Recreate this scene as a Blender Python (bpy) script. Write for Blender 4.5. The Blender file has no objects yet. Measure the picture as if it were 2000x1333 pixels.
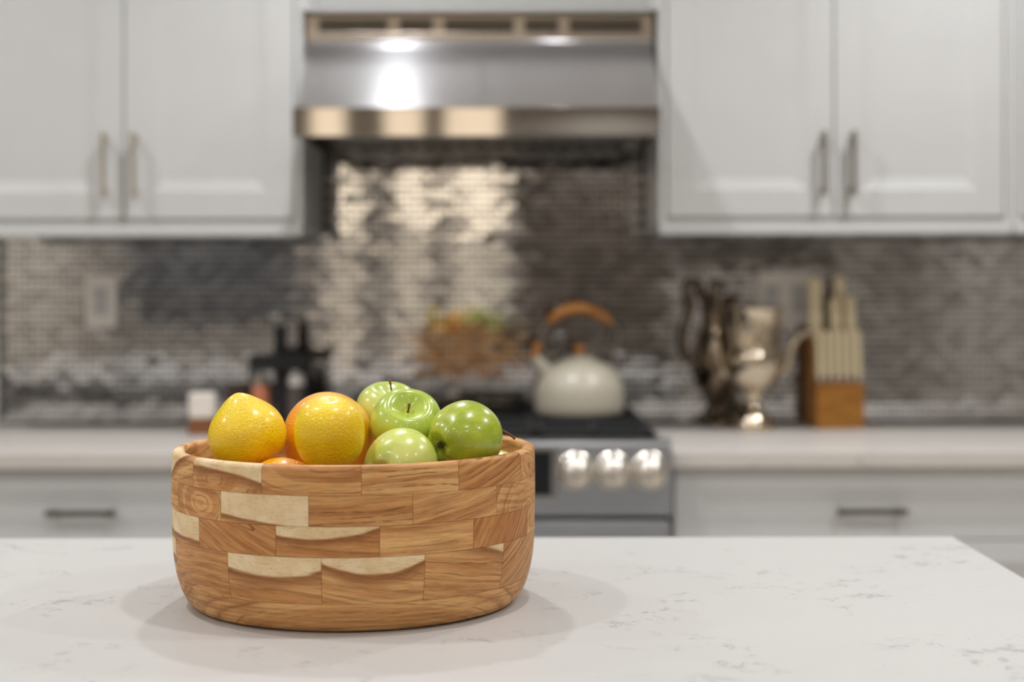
import bpy, bmesh, math, random
from math import sin, cos, pi, radians as R, sqrt, atan2, asin
from mathutils import Vector, Matrix, Euler
random.seed(7)
scn = bpy.context.scene
col = scn.collection

# ------------------------------------------------------------------ camera
FPX = 3102.0          # focal length in pixels of the 2000 px wide frame
CZ = 1.261            # lens height
Y0 = 545.0            # horizon row
cam_d = bpy.data.cameras.new('camera')
cam = bpy.data.objects.new('camera', cam_d)
col.objects.link(cam)
cam.location = (0, 0, CZ)
cam.rotation_euler = (R(90), R(.12), 0)
cam_d.sensor_width = 36
cam_d.lens = FPX / 2000 * 36
cam_d.shift_y = -(666.5 - Y0) / 2000
cam_d.clip_start = 0.05
cam_d.dof.use_dof = True
cam_d.dof.focus_distance = 1.63
cam_d.dof.aperture_fstop = 2.55
cam_d.dof.aperture_blades = 0
scn.camera = cam

def P(px, py, d):
    """point at depth d that the pixel (px, py) sees"""
    return Vector(((px - 1000) / FPX * d, d, CZ - (py - Y0) / FPX * d))

# ------------------------------------------------------------------ world, light, exposure
world = bpy.data.worlds.new('world'); scn.world = world
world.use_nodes = True
world.node_tree.nodes['Background'].inputs[0].default_value = (0.9, 0.93, 1.0, 1)
world.node_tree.nodes['Background'].inputs[1].default_value = 0.15
scn.view_settings.view_transform = 'Standard'
scn.view_settings.look = 'None'
scn.view_settings.gamma = 1
scn.view_settings.use_curve_mapping = False
scn.view_settings.exposure = -0.95
CEIL = 2.5
W1_, W2_ = (.975, .985, 1), (.98, .985, .995)
LIGHTS = [  # x, y, watts, tint
    (-0.31, 2.84, 17, W1_), (-1.45, 2.84, 12, W1_), (1.00, 2.84, 20, W1_),
    (-0.85, 1.75, 9, W2_), (0.15, 1.55, 8.5, W2_), (1.35, 1.6, 17, W1_), (-2.1, 1.7, 15, W1_),
    (-1.00, 0.2, 6, W1_), (0.35, 0.2, 6, W1_), (1.6, 0.2, 15, W1_), (-2.2, 0.3, 15, W1_),
    (-0.9, -1.6, 18, W1_), (0.7, -1.6, 20, W1_), (-2.3, -1.6, 16, W1_), (2.0, -1.6, 20, W1_), (-2.2, -2.6, 16, W1_), (0.6, -2.7, 16, W1_),  # lamps added behind the camera as fill for cabinet fronts and mirrored walls
]
for (x, y, w, c) in LIGHTS:
    ld = bpy.data.lights.new('downlight_and_fill', 'AREA'); ld.shape = 'DISK'; ld.size = 0.09
    ld.energy = w; ld.color = c; ld.spread = R(150)
    lo = bpy.data.objects.new('downlight_and_fill', ld); lo.location = (x, y, CEIL - 0.012)
    col.objects.link(lo)
# ------------------------------------------------------------------ material helpers
class NT:
    def __init__(s, name):
        s.m = bpy.data.materials.new(name); s.m.use_nodes = True
        s.t = s.m.node_tree; s.b = s.t.nodes['Principled BSDF']
    def n(s, typ, **kw):
        nd = s.t.nodes.new(typ)
        for k, v in kw.items(): setattr(nd, k, v)
        return nd
    def l(s, a, b): s.t.links.new(a, b)
    def put(s, inp, v):
        if v is None: return
        if isinstance(v, bpy.types.NodeSocket): s.l(v, inp)
        elif isinstance(v, (tuple, list)) and len(v) == 3 and inp.type == 'RGBA': inp.default_value = (*v, 1)
        else: inp.default_value = v
    def math(s, op, a, b=None, c=None, clamp=False):
        nd = s.n('ShaderNodeMath', operation=op); nd.use_clamp = clamp
        s.put(nd.inputs[0], a); s.put(nd.inputs[1], b)
        if c is not None: s.put(nd.inputs[2], c)
        return nd.outputs[0]
    def mix(s, f, a, b, blend='MIX'):
        nd = s.n('ShaderNodeMix', data_type='RGBA', blend_type=blend)
        s.put(nd.inputs[0], f); s.put(nd.inputs[6], a); s.put(nd.inputs[7], b)
        return nd.outputs[2]
    def sstep(s, v, a, b, lo=0.0, hi=1.0):
        nd = s.n('ShaderNodeMapRange', interpolation_type='SMOOTHSTEP')
        s.put(nd.inputs[0], v); s.put(nd.inputs[1], a); s.put(nd.inputs[2], b)
        s.put(nd.inputs[3], lo); s.put(nd.inputs[4], hi)
        return nd.outputs[0]
    def noise(s, vec=None, scale=5, detail=4, rough=.5, dist=0, dims='3D', w=None):
        nd = s.n('ShaderNodeTexNoise', noise_dimensions=dims)
        if vec is not None: s.put(nd.inputs['Vector'], vec)
        if w is not None: s.put(nd.inputs['W'], w)
        s.put(nd.inputs['Scale'], scale); s.put(nd.inputs['Detail'], detail)
        s.put(nd.inputs['Roughness'], rough); s.put(nd.inputs['Distortion'], dist)
        return nd.outputs['Fac'] if 'Fac' in nd.outputs else nd.outputs[0]
    def comb(s, x, y, z):
        nd = s.n('ShaderNodeCombineXYZ'); s.put(nd.inputs[0], x); s.put(nd.inputs[1], y); s.put(nd.inputs[2], z)
        return nd.outputs[0]
    def coord(s, which='Object'):
        return s.n('ShaderNodeTexCoord').outputs[which]
    def sep(s, v):
        nd = s.n('ShaderNodeSeparateXYZ'); s.l(v, nd.inputs[0]); return nd.outputs
    def attr(s, name):
        nd = s.n('ShaderNodeAttribute', attribute_type='OBJECT', attribute_name=name); return nd.outputs['Fac']
    def vmul(s, v, k):
        nd = s.n('ShaderNodeVectorMath', operation='MULTIPLY'); s.l(v, nd.inputs[0]); nd.inputs[1].default_value = k
        return nd.outputs[0]
    def bump(s, h, strength=.3, dist=.001):
        nd = s.n('ShaderNodeBump'); s.put(nd.inputs['Strength'], strength); s.put(nd.inputs['Distance'], dist)
        s.put(nd.inputs['Height'], h); s.l(nd.outputs[0], s.b.inputs['Normal'])
    def set(s, **kw):
        for k, v in kw.items():
            s.put(s.b.inputs[k.replace('_', ' ')], v)
        return s

def srgb(r, g, b):
    f = lambda c: (c / 255 / 12.92) if c / 255 <= 0.04045 else ((c / 255 + 0.055) / 1.055) ** 2.4
    return (f(r), f(g), f(b))

def plain(name, colr, rough=.5, metal=0., var=.04, scale=8, **kw):
    m = NT(name)
    nz = m.noise(m.coord(), scale, 3)
    k = m.sstep(nz, .3, .7)
    a = tuple(c * (1 - var) for c in colr); b = tuple(min(1, c * (1 + var)) for c in colr)
    m.set(Base_Color=m.mix(k, a, b), Roughness=rough, Metallic=metal, **kw)
    return m.m

def brushed(name, colr, rough=.28, aniso=.8, axis='x', **kw):
    m = NT(name)
    c = m.coord()
    st = m.vmul(c, (3, 400, 400) if axis == 'x' else (400, 400, 3))
    nz = m.noise(st, 1, 2)
    m.set(Base_Color=m.mix(nz, tuple(x * .88 for x in colr), tuple(min(1, x * 1.08) for x in colr)),
          Metallic=1.0, Roughness=m.math('MULTIPLY_ADD', nz, .02, rough - .01), Anisotropic=aniso, Anisotropic_Rotation=.25, Tangent=m.comb(1.0, 0.0, 0.0), **kw)
    return m

M = {}
M['paint'] = plain('cabinet_paint', srgb(202, 202, 201), .38, var=.012)
M['paint_low'] = plain('base_cabinet_paint', srgb(212, 213, 214), .4, var=.012)
M['wall'] = plain('wall_paint', srgb(222, 216, 206), .8, var=.02)
M['wall_dark'] = plain('taupe_wall_paint', srgb(188, 184, 179), .8, var=.03)
M['ceil'] = plain('ceiling_paint', srgb(228, 226, 222), .85, var=.01)
M['grout'] = plain('grout', srgb(88, 84, 80), .8)
M['black'] = plain('black_enamel', (.012, .012, .013), .3, var=.1)
M['iron'] = plain('cast_iron', (.011, .011, .012), .62, var=.2)
M['blackmat'] = plain('black_powder_coat', (.004, .004, .004), .6, var=.1)
M['dark'] = plain('dark_void', (.01, .01, .01), .7)
M['glass_black'] = plain('black_glass', (.006, .006, .008), .12)
M['pull'] = plain('brushed_nickel_pull', srgb(150, 143, 132), .36, metal=1.0)
M['pull_dark'] = plain('dark_nickel_pull', srgb(112, 104, 94), .42, metal=1.0)
M['kettle'] = plain('cream_enamel', srgb(196, 188, 170), .3, var=.01, Coat_Weight=.3, Coat_Roughness=.4)
M['chrome'] = plain('polished_silver', srgb(214, 200, 178), .07, metal=1.0)
M['tarnish'] = plain('tarnished_silver', srgb(128, 113, 96), .14, metal=1.0, var=.25, scale=25)
M['steel_knob'] = plain('satin_steel_knob', srgb(236, 230, 220), .3, metal=1.0)
M['wire'] = plain('satin_wire', srgb(170, 160, 150), .3, metal=1.0)
M['plate'] = plain('outlet_plastic', srgb(242, 238, 230), .4)
M['plate_in'] = plain('outlet_insert', srgb(205, 204, 206), .4)
M['knife'] = plain('cream_knife_handle', srgb(236, 220, 184), .38, var=.03)
M['white'] = plain('white_ceramic', srgb(228, 220, 210), .35)
M['salt'] = plain('pink_salt', srgb(206, 128, 94), .6, var=.2, scale=400)
M['pepper'] = plain('ground_pepper', srgb(92, 82, 78), .6, var=.3, scale=400)
M['stem'] = plain('apple_stem', srgb(122, 74, 40), .7, var=.3, scale=300)
M['calyx'] = plain('dried_calyx', srgb(92, 78, 48), .8, var=.5, scale=500)
M['steel'] = brushed('brushed_stainless', srgb(238, 238, 242), .175, .975).m
M['steel_lip'] = plain('hood_lip_steel', srgb(172, 166, 160), .05, metal=1.0)
M['steel_front'] = brushed('range_front_steel', srgb(190, 192, 196), .3, .6).m
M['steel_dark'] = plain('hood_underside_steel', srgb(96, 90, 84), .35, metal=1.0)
M['vent_frame'] = plain('vent_steel', srgb(190, 178, 164), .3, metal=1.0)

def tile_mat():
    m = NT('metal_mosaic_tile')
    g = m.n('ShaderNodeNewGeometry')
    rp = g.outputs['Random Per Island']
    oi = m.n('ShaderNodeObjectInfo').outputs['Random']
    rnd = m.math('FRACT', m.math('ADD', rp, m.math('MULTIPLY', oi, 7.31)))
    c = m.coord()
    nz = m.noise(m.vmul(c, (20, 900, 900)), 1, 2)
    cr = m.mix(rnd, srgb(174, 172, 171), srgb(214, 212, 211))
    m.set(Base_Color=cr, Metallic=1.0, Roughness=m.math('MULTIPLY_ADD', rnd, .05, .03))
    return m.m
M['tile'] = tile_mat()

def quartz(name, base, vein):
    m = NT(name)
    c = m.coord()
    warp = m.n('ShaderNodeVectorMath', operation='MULTIPLY_ADD')
    nz = m.n('ShaderNodeTexNoise'); nz.inputs['Scale'].default_value = 9; nz.inputs['Detail'].default_value = 4
    m.l(c, nz.inputs['Vector'])
    m.l(nz.outputs['Color'], warp.inputs[0]); warp.inputs[1].default_value = (.16, .16, .16); m.l(c, warp.inputs[2])
    w = warp.outputs[0]
    n1 = m.noise(w, 7.0, 6, .62)
    line = m.sstep(m.math('ABSOLUTE', m.math('SUBTRACT', n1, .5)), .0, .026, 1, 0)
    gate = m.sstep(m.noise(c, 6.0, 3, .6), .46, .60)
    fine = m.sstep(m.noise(c, 42, 4, .7), .46, .62)
    k = m.math('MULTIPLY', m.math('MULTIPLY', line, gate), m.math('MULTIPLY', fine, .42))
    cloud = m.sstep(m.noise(c, 3.5, 3), .35, .7)
    b2 = m.mix(cloud, base, tuple(x * .955 for x in base))
    m.set(Base_Color=m.mix(k, b2, vein), Roughness=m.math('MULTIPLY_ADD', cloud, .05, .36))
    m.b.inputs['Specular IOR Level'].default_value = .45
    return m.m
M['quartz'] = quartz('white_quartz', srgb(202, 200, 197), srgb(96, 93, 92))
M['quartz_back'] = quartz('grey_white_quartz', srgb(214, 208, 202), srgb(140, 134, 130))

def floor_mat():
    m = NT('oak_floor')
    br = m.n('ShaderNodeTexBrick'); m.l(m.coord(), br.inputs['Vector'])
    br.inputs['Scale'].default_value = 1; br.inputs['Brick Width'].default_value = 1.4; br.inputs['Row Height'].default_value = .14
    br.inputs['Mortar Size'].default_value = .003
    br.inputs['Color1'].default_value = (*srgb(206, 196, 182), 1); br.inputs['Color2'].default_value = (*srgb(196, 184, 168), 1)
    br.inputs['Mortar'].default_value = (*srgb(80, 62, 48), 1)
    m.set(Base_Color=br.outputs['Color'], Roughness=.4)
    return m.m
M['floor'] = floor_mat()

def bowl_wood():
    m = NT('acacia_block')
    uv = m.n('ShaderNodeUVMap', uv_map='UVMap').outputs[0]
    u, v, _ = m.sep(uv)
    A = {k: m.attr(k) for k in ('seed', 's0', 's1', 's2', 'tone', 'rot', 'cx', 'cy', 'an', 'bw', 'bh', 'dk')}
    seed = A['seed']
    # rotated coordinates
    cr, sr = m.math('COSINE', A['rot']), m.math('SINE', A['rot'])
    ru = m.math('ADD', m.math('MULTIPLY', u, cr), m.math('MULTIPLY', v, sr))
    rv = m.math('SUBTRACT', m.math('MULTIPLY', v, cr), m.math('MULTIPLY', u, sr))
    wv = m.comb(ru, rv, seed)
    gv = m.comb(m.math('MULTIPLY', ru, 9), m.math('MULTIPLY', rv, 34), seed)
    warp = m.math('MULTIPLY', m.math('SUBTRACT', m.noise(gv, 1, 3, .5), .5), .013)
    warp2 = m.math('MULTIPLY', m.math('SUBTRACT', m.noise(m.comb(m.math('MULTIPLY', ru, 60), m.math('MULTIPLY', rv, 160), seed), 1, 2, .5), .5), .0016)
    dx = m.math('MULTIPLY', m.math('SUBTRACT', ru, A['cx']), A['an'])
    dy = m.math('SUBTRACT', rv, A['cy'])
    rad = m.math('ADD', m.math('ADD', m.math('SQRT', m.math('ADD', m.math('POWER', m.math('ABSOLUTE', dx), 2.0), m.math('POWER', m.math('ABSOLUTE', dy), 2.0))), warp), warp2)
    rad2 = m.math('ADD', m.math('MULTIPLY', rad, 150), m.math('MULTIPLY', seed, 3.7))
    band = m.noise(None, 1.0, 1, .5, dims='1D', w=m.math('MULTIPLY', rad2, .55))
    saw = m.math('FRACT', m.math('MULTIPLY', rad2, 1.25))
    gate = m.sstep(m.noise(None, 1.0, 1, .5, dims='1D', w=m.math('MULTIPLY', rad2, .9)), .40, .55)
    ringl = m.math('MULTIPLY', m.math('MULTIPLY', m.sstep(saw, .55, .94), m.sstep(saw, .94, .99, 1, 0)), gate)
    brk = m.sstep(m.noise(m.comb(m.math('MULTIPLY', ru, 50), m.math('MULTIPLY', rv, 90), m.math('ADD', seed, 6)), 1, 2), .38, .58, .15, 1)
    finer = m.noise(None, 1.0, 1, .5, dims='1D', w=m.math('MULTIPLY', rad2, 4.1))
    fib = m.noise(m.comb(m.math('MULTIPLY', ru, 70), m.math('MULTIPLY', rv, 900), seed), 1, 3, .6)
    mid = m.noise(m.comb(m.math('MULTIPLY', ru, 14), m.math('MULTIPLY', rv, 210), m.math('ADD', seed, 3)), 1, 3, .6)
    blot = m.noise(m.comb(ru, rv, m.math('ADD', seed, 9)), 38, 3, .6)
    heart_a, heart_b = srgb(248, 202, 136), srgb(176, 110, 54)
    base = m.mix(A['tone'], heart_a, heart_b)
    base = m.mix(m.sstep(blot, .35, .7, 0, .45), base, srgb(230, 162, 90))
    base = m.mix(m.sstep(band, .35, .66, 0, .6), base, srgb(172, 104, 48))
    base = m.mix(m.sstep(mid, .42, .70, 0, .6), base, srgb(146, 88, 42))
    base = m.mix(m.sstep(mid, .58, .34, 0, .3), base, srgb(226, 174, 110))
    base = m.mix(m.math('MULTIPLY', finer, .25), base, srgb(150, 96, 52))
    base = m.mix(m.math('MULTIPLY', m.math('MULTIPLY', ringl, brk), m.math('MULTIPLY_ADD', A['dk'], .65, .3)), base, srgb(92, 54, 28))
    # pale sapwood with its own curved border inside the block
    un = m.math('DIVIDE', u, A['bw']); vn = m.math('DIVIDE', v, A['bh'])
    edge = m.math('ADD', A['s0'], m.math('ADD', m.math('MULTIPLY', A['s1'], un), m.math('MULTIPLY', A['s2'], m.math('MULTIPLY', un, un))))
    d = m.math('ADD', m.math('SUBTRACT', vn, edge), m.math('MULTIPLY', m.math('SUBTRACT', m.noise(m.comb(m.math('MULTIPLY', ru, 14), m.math('MULTIPLY', rv, 90), seed), 1, 3), .5), .16))
    sapm = m.sstep(d, -.03, .06)
    streak = m.math('MULTIPLY', m.sstep(d, -.34, -.02), m.math('SUBTRACT', 1, sapm))
    sapc = m.mix(m.sstep(blot, .3, .7), srgb(238, 214, 174), srgb(222, 190, 140))
    dash = m.sstep(m.noise(m.comb(m.math('MULTIPLY', ru, 220), m.math('MULTIPLY', rv, 900), m.math('ADD', seed, 4)), 1, 2, .5), .62, .74)
    speck = m.sstep(m.noise(m.comb(m.math('MULTIPLY', ru, 40), m.math('MULTIPLY', rv, 140), m.math('ADD', seed, 2)), 1, 3, .6), .6, .72)
    sapc = m.mix(m.math('MULTIPLY', dash, .55), sapc, srgb(140, 100, 60))
    sapc = m.mix(m.math('MULTIPLY', m.math('MULTIPLY', speck, dash), .8), sapc, srgb(88, 70, 54))
    base = m.mix(m.math('MULTIPLY', streak, .8), base, srgb(132, 78, 38))
    c = m.mix(sapm, base, sapc)
    c = m.mix(m.sstep(fib, .5, .8, 0, .35), c, srgb(120, 74, 40))
    c = m.mix(m.sstep(fib, .5, .2, 0, .22), c, srgb(236, 190, 130))
    # glue line at the block's own border
    eu = m.math('SUBTRACT', m.math('MULTIPLY', A['bw'], .5), m.math('ABSOLUTE', u))
    ev = m.math('SUBTRACT', m.math('MULTIPLY', A['bh'], .5), m.math('ABSOLUTE', v))
    e = m.sstep(m.math('MINIMUM', eu, ev), .0001, .0006, .38, 0)
    c = m.mix(e, c, srgb(92, 56, 30))
    m.set(Base_Color=c, Roughness=m.math('MULTIPLY_ADD', fib, .16, .42))
    m.b.inputs['Specular IOR Level'].default_value = .35
    m.bump(m.math('SUBTRACT', 1, fib), .12, .0003)
    return m.m
M['acacia'] = bowl_wood()

def wood(name, a, b, dark, scale=1.0, rough=.45):
    m = NT(name)
    c = m.coord()
    n = m.noise(m.vmul(c, (14 * scale, 14 * scale, 140 * scale)), 1, 4, .6, .4)
    col_ = m.mix(m.sstep(n, .35, .65), a, b)
    col_ = m.mix(m.sstep(m.noise(m.vmul(c, (30, 30, 600)), 1, 3), .55, .75, 0, .5), col_, dark)
    m.set(Base_Color=col_, Roughness=rough)
    return m.m
M['block_wood'] = wood('acacia_knife_block', srgb(196, 134, 50), srgb(162, 104, 32), srgb(104, 62, 20))
M['handle_wood'] = wood('beech_handle', srgb(206, 142, 74), srgb(176, 112, 52), srgb(130, 78, 36))
M['brown_wood'] = wood('walnut', srgb(96, 56, 32), srgb(70, 40, 24), srgb(40, 24, 14))
M['coaster_wood'] = wood('mango_wood', srgb(140, 86, 48), srgb(112, 66, 34), srgb(70, 40, 20))

def apple_mat(name, a, b, blush, streak=.4):
    m = NT(name)
    c = m.coord(); x, y, z = m.sep(c)
    ang = m.math('ARCTAN2', y, x)
    big = m.noise(c, 28, 3, .55)
    st = m.noise(m.comb(m.math('MULTIPLY', m.math('COSINE', ang), 7), m.math('MULTIPLY', m.math('SINE', ang), 7), m.math('MULTIPLY', z, 16)), 1.6, 4, .6)
    cc = m.mix(m.sstep(big, .34, .66), a, b)
    cc = m.mix(m.sstep(st, .42, .7, 0, streak), cc, srgb(214, 220, 118))
    top = m.sstep(z, .012, .034)
    cc = m.mix(m.math('MULTIPLY', top, m.sstep(st, .3, .6, .1, .5)), cc, srgb(122, 160, 28))
    bl = m.math('MULTIPLY', m.sstep(m.noise(c, 17, 2), .56, .72), blush)
    cc = m.mix(bl, cc, srgb(226, 166, 120))
    vo = m.n('ShaderNodeTexVoronoi', feature='F1'); m.l(c, vo.inputs['Vector']); vo.inputs['Scale'].default_value = 260
    sp = m.n('ShaderNodeTexVoronoi', feature='F1'); m.l(c, sp.inputs['Vector']); sp.inputs['Scale'].default_value = 260
    keep = m.math('GREATER_THAN', m.sep(sp.outputs['Color'])[0], .45)
    dot = m.math('MULTIPLY', m.sstep(vo.outputs['Distance'], .10, .26, 1, 0), keep)
    cc = m.mix(m.math('MULTIPLY', dot, .4), cc, srgb(226, 232, 160))
    m.set(Base_Color=cc, Roughness=.3, Coat_Weight=.6, Coat_Roughness=.13)
    m.b.inputs['Subsurface Weight'].default_value = .05
    m.b.inputs['Subsurface Radius'].default_value = (.6, .8, .2)
    m.b.inputs['Subsurface Scale'].default_value = .008
    m.bump(m.noise(c, 90, 3), .05, .0006)
    return m.m
M['apple_light'] = apple_mat('pale_green_apple_skin', srgb(216, 222, 122), srgb(194, 210, 84), .6)
M['apple_deep'] = apple_mat('deep_green_apple_skin', srgb(178, 190, 48), srgb(148, 168, 30), .1, .12)
M['apple_mid'] = apple_mat('mid_green_apple_skin', srgb(202, 216, 88), srgb(176, 200, 58), .25)

def citrus_mat(name, a, b, under, pore=210, depth=.0011, strength=1.0):
    m = NT(name)
    c = m.coord()
    n = m.noise(c, 22, 3, .5)
    cc = m.mix(m.sstep(n, .36, .66), a, b)
    vo = m.n('ShaderNodeTexVoronoi', feature='SMOOTH_F1'); vo.inputs['Scale'].default_value = pore * 2.3
    vo.inputs['Smoothness'].default_value = .6; vo.inputs['Randomness'].default_value = 1
    m.l(c, vo.inputs['Vector'])
    d = vo.outputs['Distance']
    cc = m.mix(m.sstep(d, .0, .35, .3, 0), cc, under)
    n2 = m.noise(c, pore * 1.6, 3, .6)
    h = m.math('ADD', m.math('MULTIPLY', m.sstep(d, 0, .55), .35), m.math('MULTIPLY', n2, .9))
    m.set(Base_Color=cc, Roughness=.34, Coat_Weight=.5, Coat_Roughness=.2)
    m.b.inputs['Subsurface Weight'].default_value = .05
    m.b.inputs['Subsurface Radius'].default_value = (1, .5, .1)
    m.b.inputs['Subsurface Scale'].default_value = .006
    m.bump(h, strength, depth)
    return m.m
M['lemon_a'] = citrus_mat('golden_lemon_skin', srgb(252, 220, 6), srgb(248, 206, 3), srgb(232, 166, 0))
M['lemon_c'] = citrus_mat('yellow_lemon_skin', srgb(254, 218, 8), srgb(248, 204, 4), srgb(232, 168, 0))
M['orange'] = citrus_mat('orange_skin', srgb(255, 186, 6), srgb(254, 168, 0), srgb(240, 136, 0), pore=240)

def emit(name, colr, st):
    m = NT(name)
    n = m.noise(m.coord(), 3, 2)
    m.set(Base_Color=colr, Emission_Color=m.mix(n, colr, tuple(c * .9 for c in colr)), Emission_Strength=st)
    return m.m
M['lit_high'] = emit('lit_panel_upper', (1.0, .87, .69), 3.5)  # strong glow of the added panels' upper half, seen only in reflections
M['panel_dim'] = plain('dim_panel_gloss', srgb(112, 114, 118), .3)  # tone of an added unseen panel that darkens the left tiles' reflection
M['panel_dark'] = plain('dark_panel_paint', srgb(92, 84, 76), .5)  # tone of the added unseen panels that darken the reflections further right
M['lit_low'] = emit('lit_panel_lower', (1.0, .90, .76), .55)  # weaker glow of the added panels' lower half

# ------------------------------------------------------------------ mesh helpers
def link(name, bm, mat, parent=None, smooth=False, loc=None):
    me = bpy.data.meshes.new(name)
    bm.normal_update()
    bm.to_mesh(me); bm.free()
    if mat is not None: me.materials.append(mat)
    if smooth:
        for p in me.polygons: p.use_smooth = True
    o = bpy.data.objects.new(name, me)
    if loc is not None: o.location = loc
    if parent is not None: o.parent = parent
    col.objects.link(o)
    return o

def autosmooth(o, ang=40):
    me = o.data
    for p in me.polygons: p.use_smooth = True
    me.set_sharp_from_angle(angle=R(ang))
    wn = o.modifiers.new('weighted_normals', 'WEIGHTED_NORMAL'); wn.keep_sharp = True
    return o

def box(bm, x0, x1, y0, y1, z0, z1, bev=0.0, seg=2):
    r = bmesh.ops.create_cube(bm, size=1.0, matrix=Matrix.Translation(((x0 + x1) / 2, (y0 + y1) / 2, (z0 + z1) / 2)) @ Matrix.Diagonal((x1 - x0, y1 - y0, z1 - z0, 1)))
    if bev > 0:
        es = {e for v in r['verts'] for e in v.link_edges}
        bmesh.ops.bevel(bm, geom=list(es), offset=bev, segments=seg, affect='EDGES', profile=.5)

def mkbox(name, mat, parent, x0, x1, y0, y1, z0, z1, bev=0.0, origin=None, seg=2):
    """box given in world metres; parent assumed an Empty whose location is origin"""
    bm = bmesh.new(); box(bm, x0, x1, y0, y1, z0, z1, bev, seg)
    if origin is not None: bmesh.ops.translate(bm, vec=-Vector(origin), verts=bm.verts)
    o = link(name, bm, mat, parent)
    if bev: autosmooth(o)
    return o

def lathe(bm, prof, seg=48, close=True, mat=None):
    """prof: list of (r, z) from bottom to top around local Z"""
    rings = []
    for (r, z) in prof:
        if r < 1e-6: rings.append([bm.verts.new((0, 0, z))])
        else: rings.append([bm.verts.new((r * cos(2 * pi * k / seg), r * sin(2 * pi * k / seg), z)) for k in range(seg)])
    for a, b in zip(rings[:-1], rings[1:]):
        for k in range(seg):
            k2 = (k + 1) % seg
            if len(a) == 1 and len(b) == 1: continue
            if len(a) == 1: bm.faces.new((a[0], b[k2], b[k]))
            elif len(b) == 1: bm.faces.new((a[k], a[k2], b[0]))
            else: bm.faces.new((a[k], a[k2], b[k2], b[k]))
    bmesh.ops.recalc_face_normals(bm, faces=bm.faces)

def tube(bm, pts, rad, seg=10, cap=True):
    pts = [Vector(p) for p in pts]; n = len(pts)
    rads = rad if isinstance(rad, (list, tuple)) else [rad] * n
    rings = []; up = Vector((0, 0, 1)); prev = None
    for i, p in enumerate(pts):
        t = (pts[min(i + 1, n - 1)] - pts[max(i - 1, 0)]).normalized()
        if prev is None:
            a = t.cross(up) if abs(t.dot(up)) < .95 else t.cross(Vector((1, 0, 0)))
        else: a = prev - t * prev.dot(t)
        a.normalize(); prev = a; b = t.cross(a)
        rings.append([bm.verts.new(p + (a * cos(2 * pi * k / seg) + b * sin(2 * pi * k / seg)) * rads[i]) for k in range(seg)])
    for A, B in zip(rings[:-1], rings[1:]):
        for k in range(seg):
            bm.faces.new((A[k], A[(k + 1) % seg], B[(k + 1) % seg], B[k]))
    if cap:
        bm.faces.new(rings[0][::-1]); bm.faces.new(rings[-1])
    bmesh.ops.recalc_face_normals(bm, faces=bm.faces)

def spline(ctrl, n=8):
    """Catmull-Rom through the control points"""
    c = [Vector(p) for p in ctrl]; c = [c[0] * 2 - c[1]] + c + [c[-1] * 2 - c[-2]]
    out = []
    for i in range(1, len(c) - 2):
        for k in range(n):
            t = k / n
            out.append(.5 * ((2 * c[i]) + (-c[i - 1] + c[i + 1]) * t + (2 * c[i - 1] - 5 * c[i] + 4 * c[i + 1] - c[i + 2]) * t * t + (-c[i - 1] + 3 * c[i] - 3 * c[i + 1] + c[i + 2]) * t ** 3))
    out.append(c[-2]); return out

def thing(name, label, cat, loc=(0, 0, 0), rot=(0, 0, 0), group=None):
    o = bpy.data.objects.new(name, None); col.objects.link(o)
    o.empty_display_size = .05
    o.location = loc; o.rotation_euler = rot
    o['label'] = label; o['category'] = cat
    if group: o['group'] = group
    return o

def struct(o, label=None):
    o['kind'] = 'structure'
    if label: o['label'] = label
    return o

# ------------------------------------------------------------------ the room
D = 3.80                       # back wall
XL, XR, YF = -2.85, 2.7, -3.2
wall_back = struct(mkbox('wall_back', M['grout'], None, XL, XR, D, D + .12, 0, CEIL))
struct(mkbox('floor', M['floor'], None, XL, XR, YF, D, -.05, 0))
struct(mkbox('ceiling', M['ceil'], None, XL, XR, YF, D, CEIL, CEIL + .05))
struct(mkbox('wall_left', M['wall'], None, XL - .1, XL, YF, D, 0, CEIL))
struct(mkbox('wall_right', M['wall_dark'], None, XR, XR + .1, YF, D, 0, CEIL))
struct(mkbox('wall_front', M['wall_dark'], None, XL, XR, YF - .1, YF, 0, CEIL))
# unseen lit and dark panels added behind the camera for tiles and hood to mirror
def added_lit_panel(name, x0, x1, z0=.25, zm=1.60, z1=2.44):  # added glowing panel standing in for a bright opening the steel mirrors
    f = bpy.data.objects.new(name, None); col.objects.link(f); f['kind'] = 'structure'
    f.location = ((x0 + x1) / 2, YF, z0)
    og = f.location
    mkbox('glow_pane', M['lit_high'], f, x0, x1, YF + .004, YF + .012, zm, z1, 0, og)
    mkbox('glow_pane', M['lit_low'], f, x0, x1, YF + .004, YF + .012, z0, zm - .02, 0, og)
    bm = bmesh.new()
    for (a, b, c, d) in ((x0 - .04, x0, z0, z1), (x1, x1 + .04, z0, z1), (x0 - .04, x1 + .04, z1, z1 + .04), (x0 - .04, x1 + .04, z0 - .04, z0), (x0, x1, zm - .02, zm)):
        box(bm, a, b, YF, YF + .03, c, d)
    bmesh.ops.translate(bm, vec=-og, verts=bm.verts)
    link('panel_frame', bm, M['wall_dark'], f)
added_lit_panel('added_lit_panel_1', -1.24, -1.03)
added_lit_panel('added_lit_panel_2', -.79, -.55)
added_lit_panel('added_lit_panel_3', -.41, -.07)
w4 = struct(mkbox('added_dark_panel_1', M['panel_dim'], None, -2.62, -1.42, YF + .001, YF + .03, .95, 1.62))  # added dim panel, mirrored as the dark area on the left tiles
struct(mkbox('added_dark_panel_2', M['panel_dark'], None, 1.12, 2.2, YF + .001, YF + .03, 1.34, 2.3))  # plain dark panel added to darken what the right tiles mirror
d1 = struct(mkbox('added_dark_panel_3', M['panel_dark'], None, .05, 1.05, YF + .001, YF + .05, 0, 2.05, .004))  # tall dark panel added for the dark middle zone of the reflection

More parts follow.
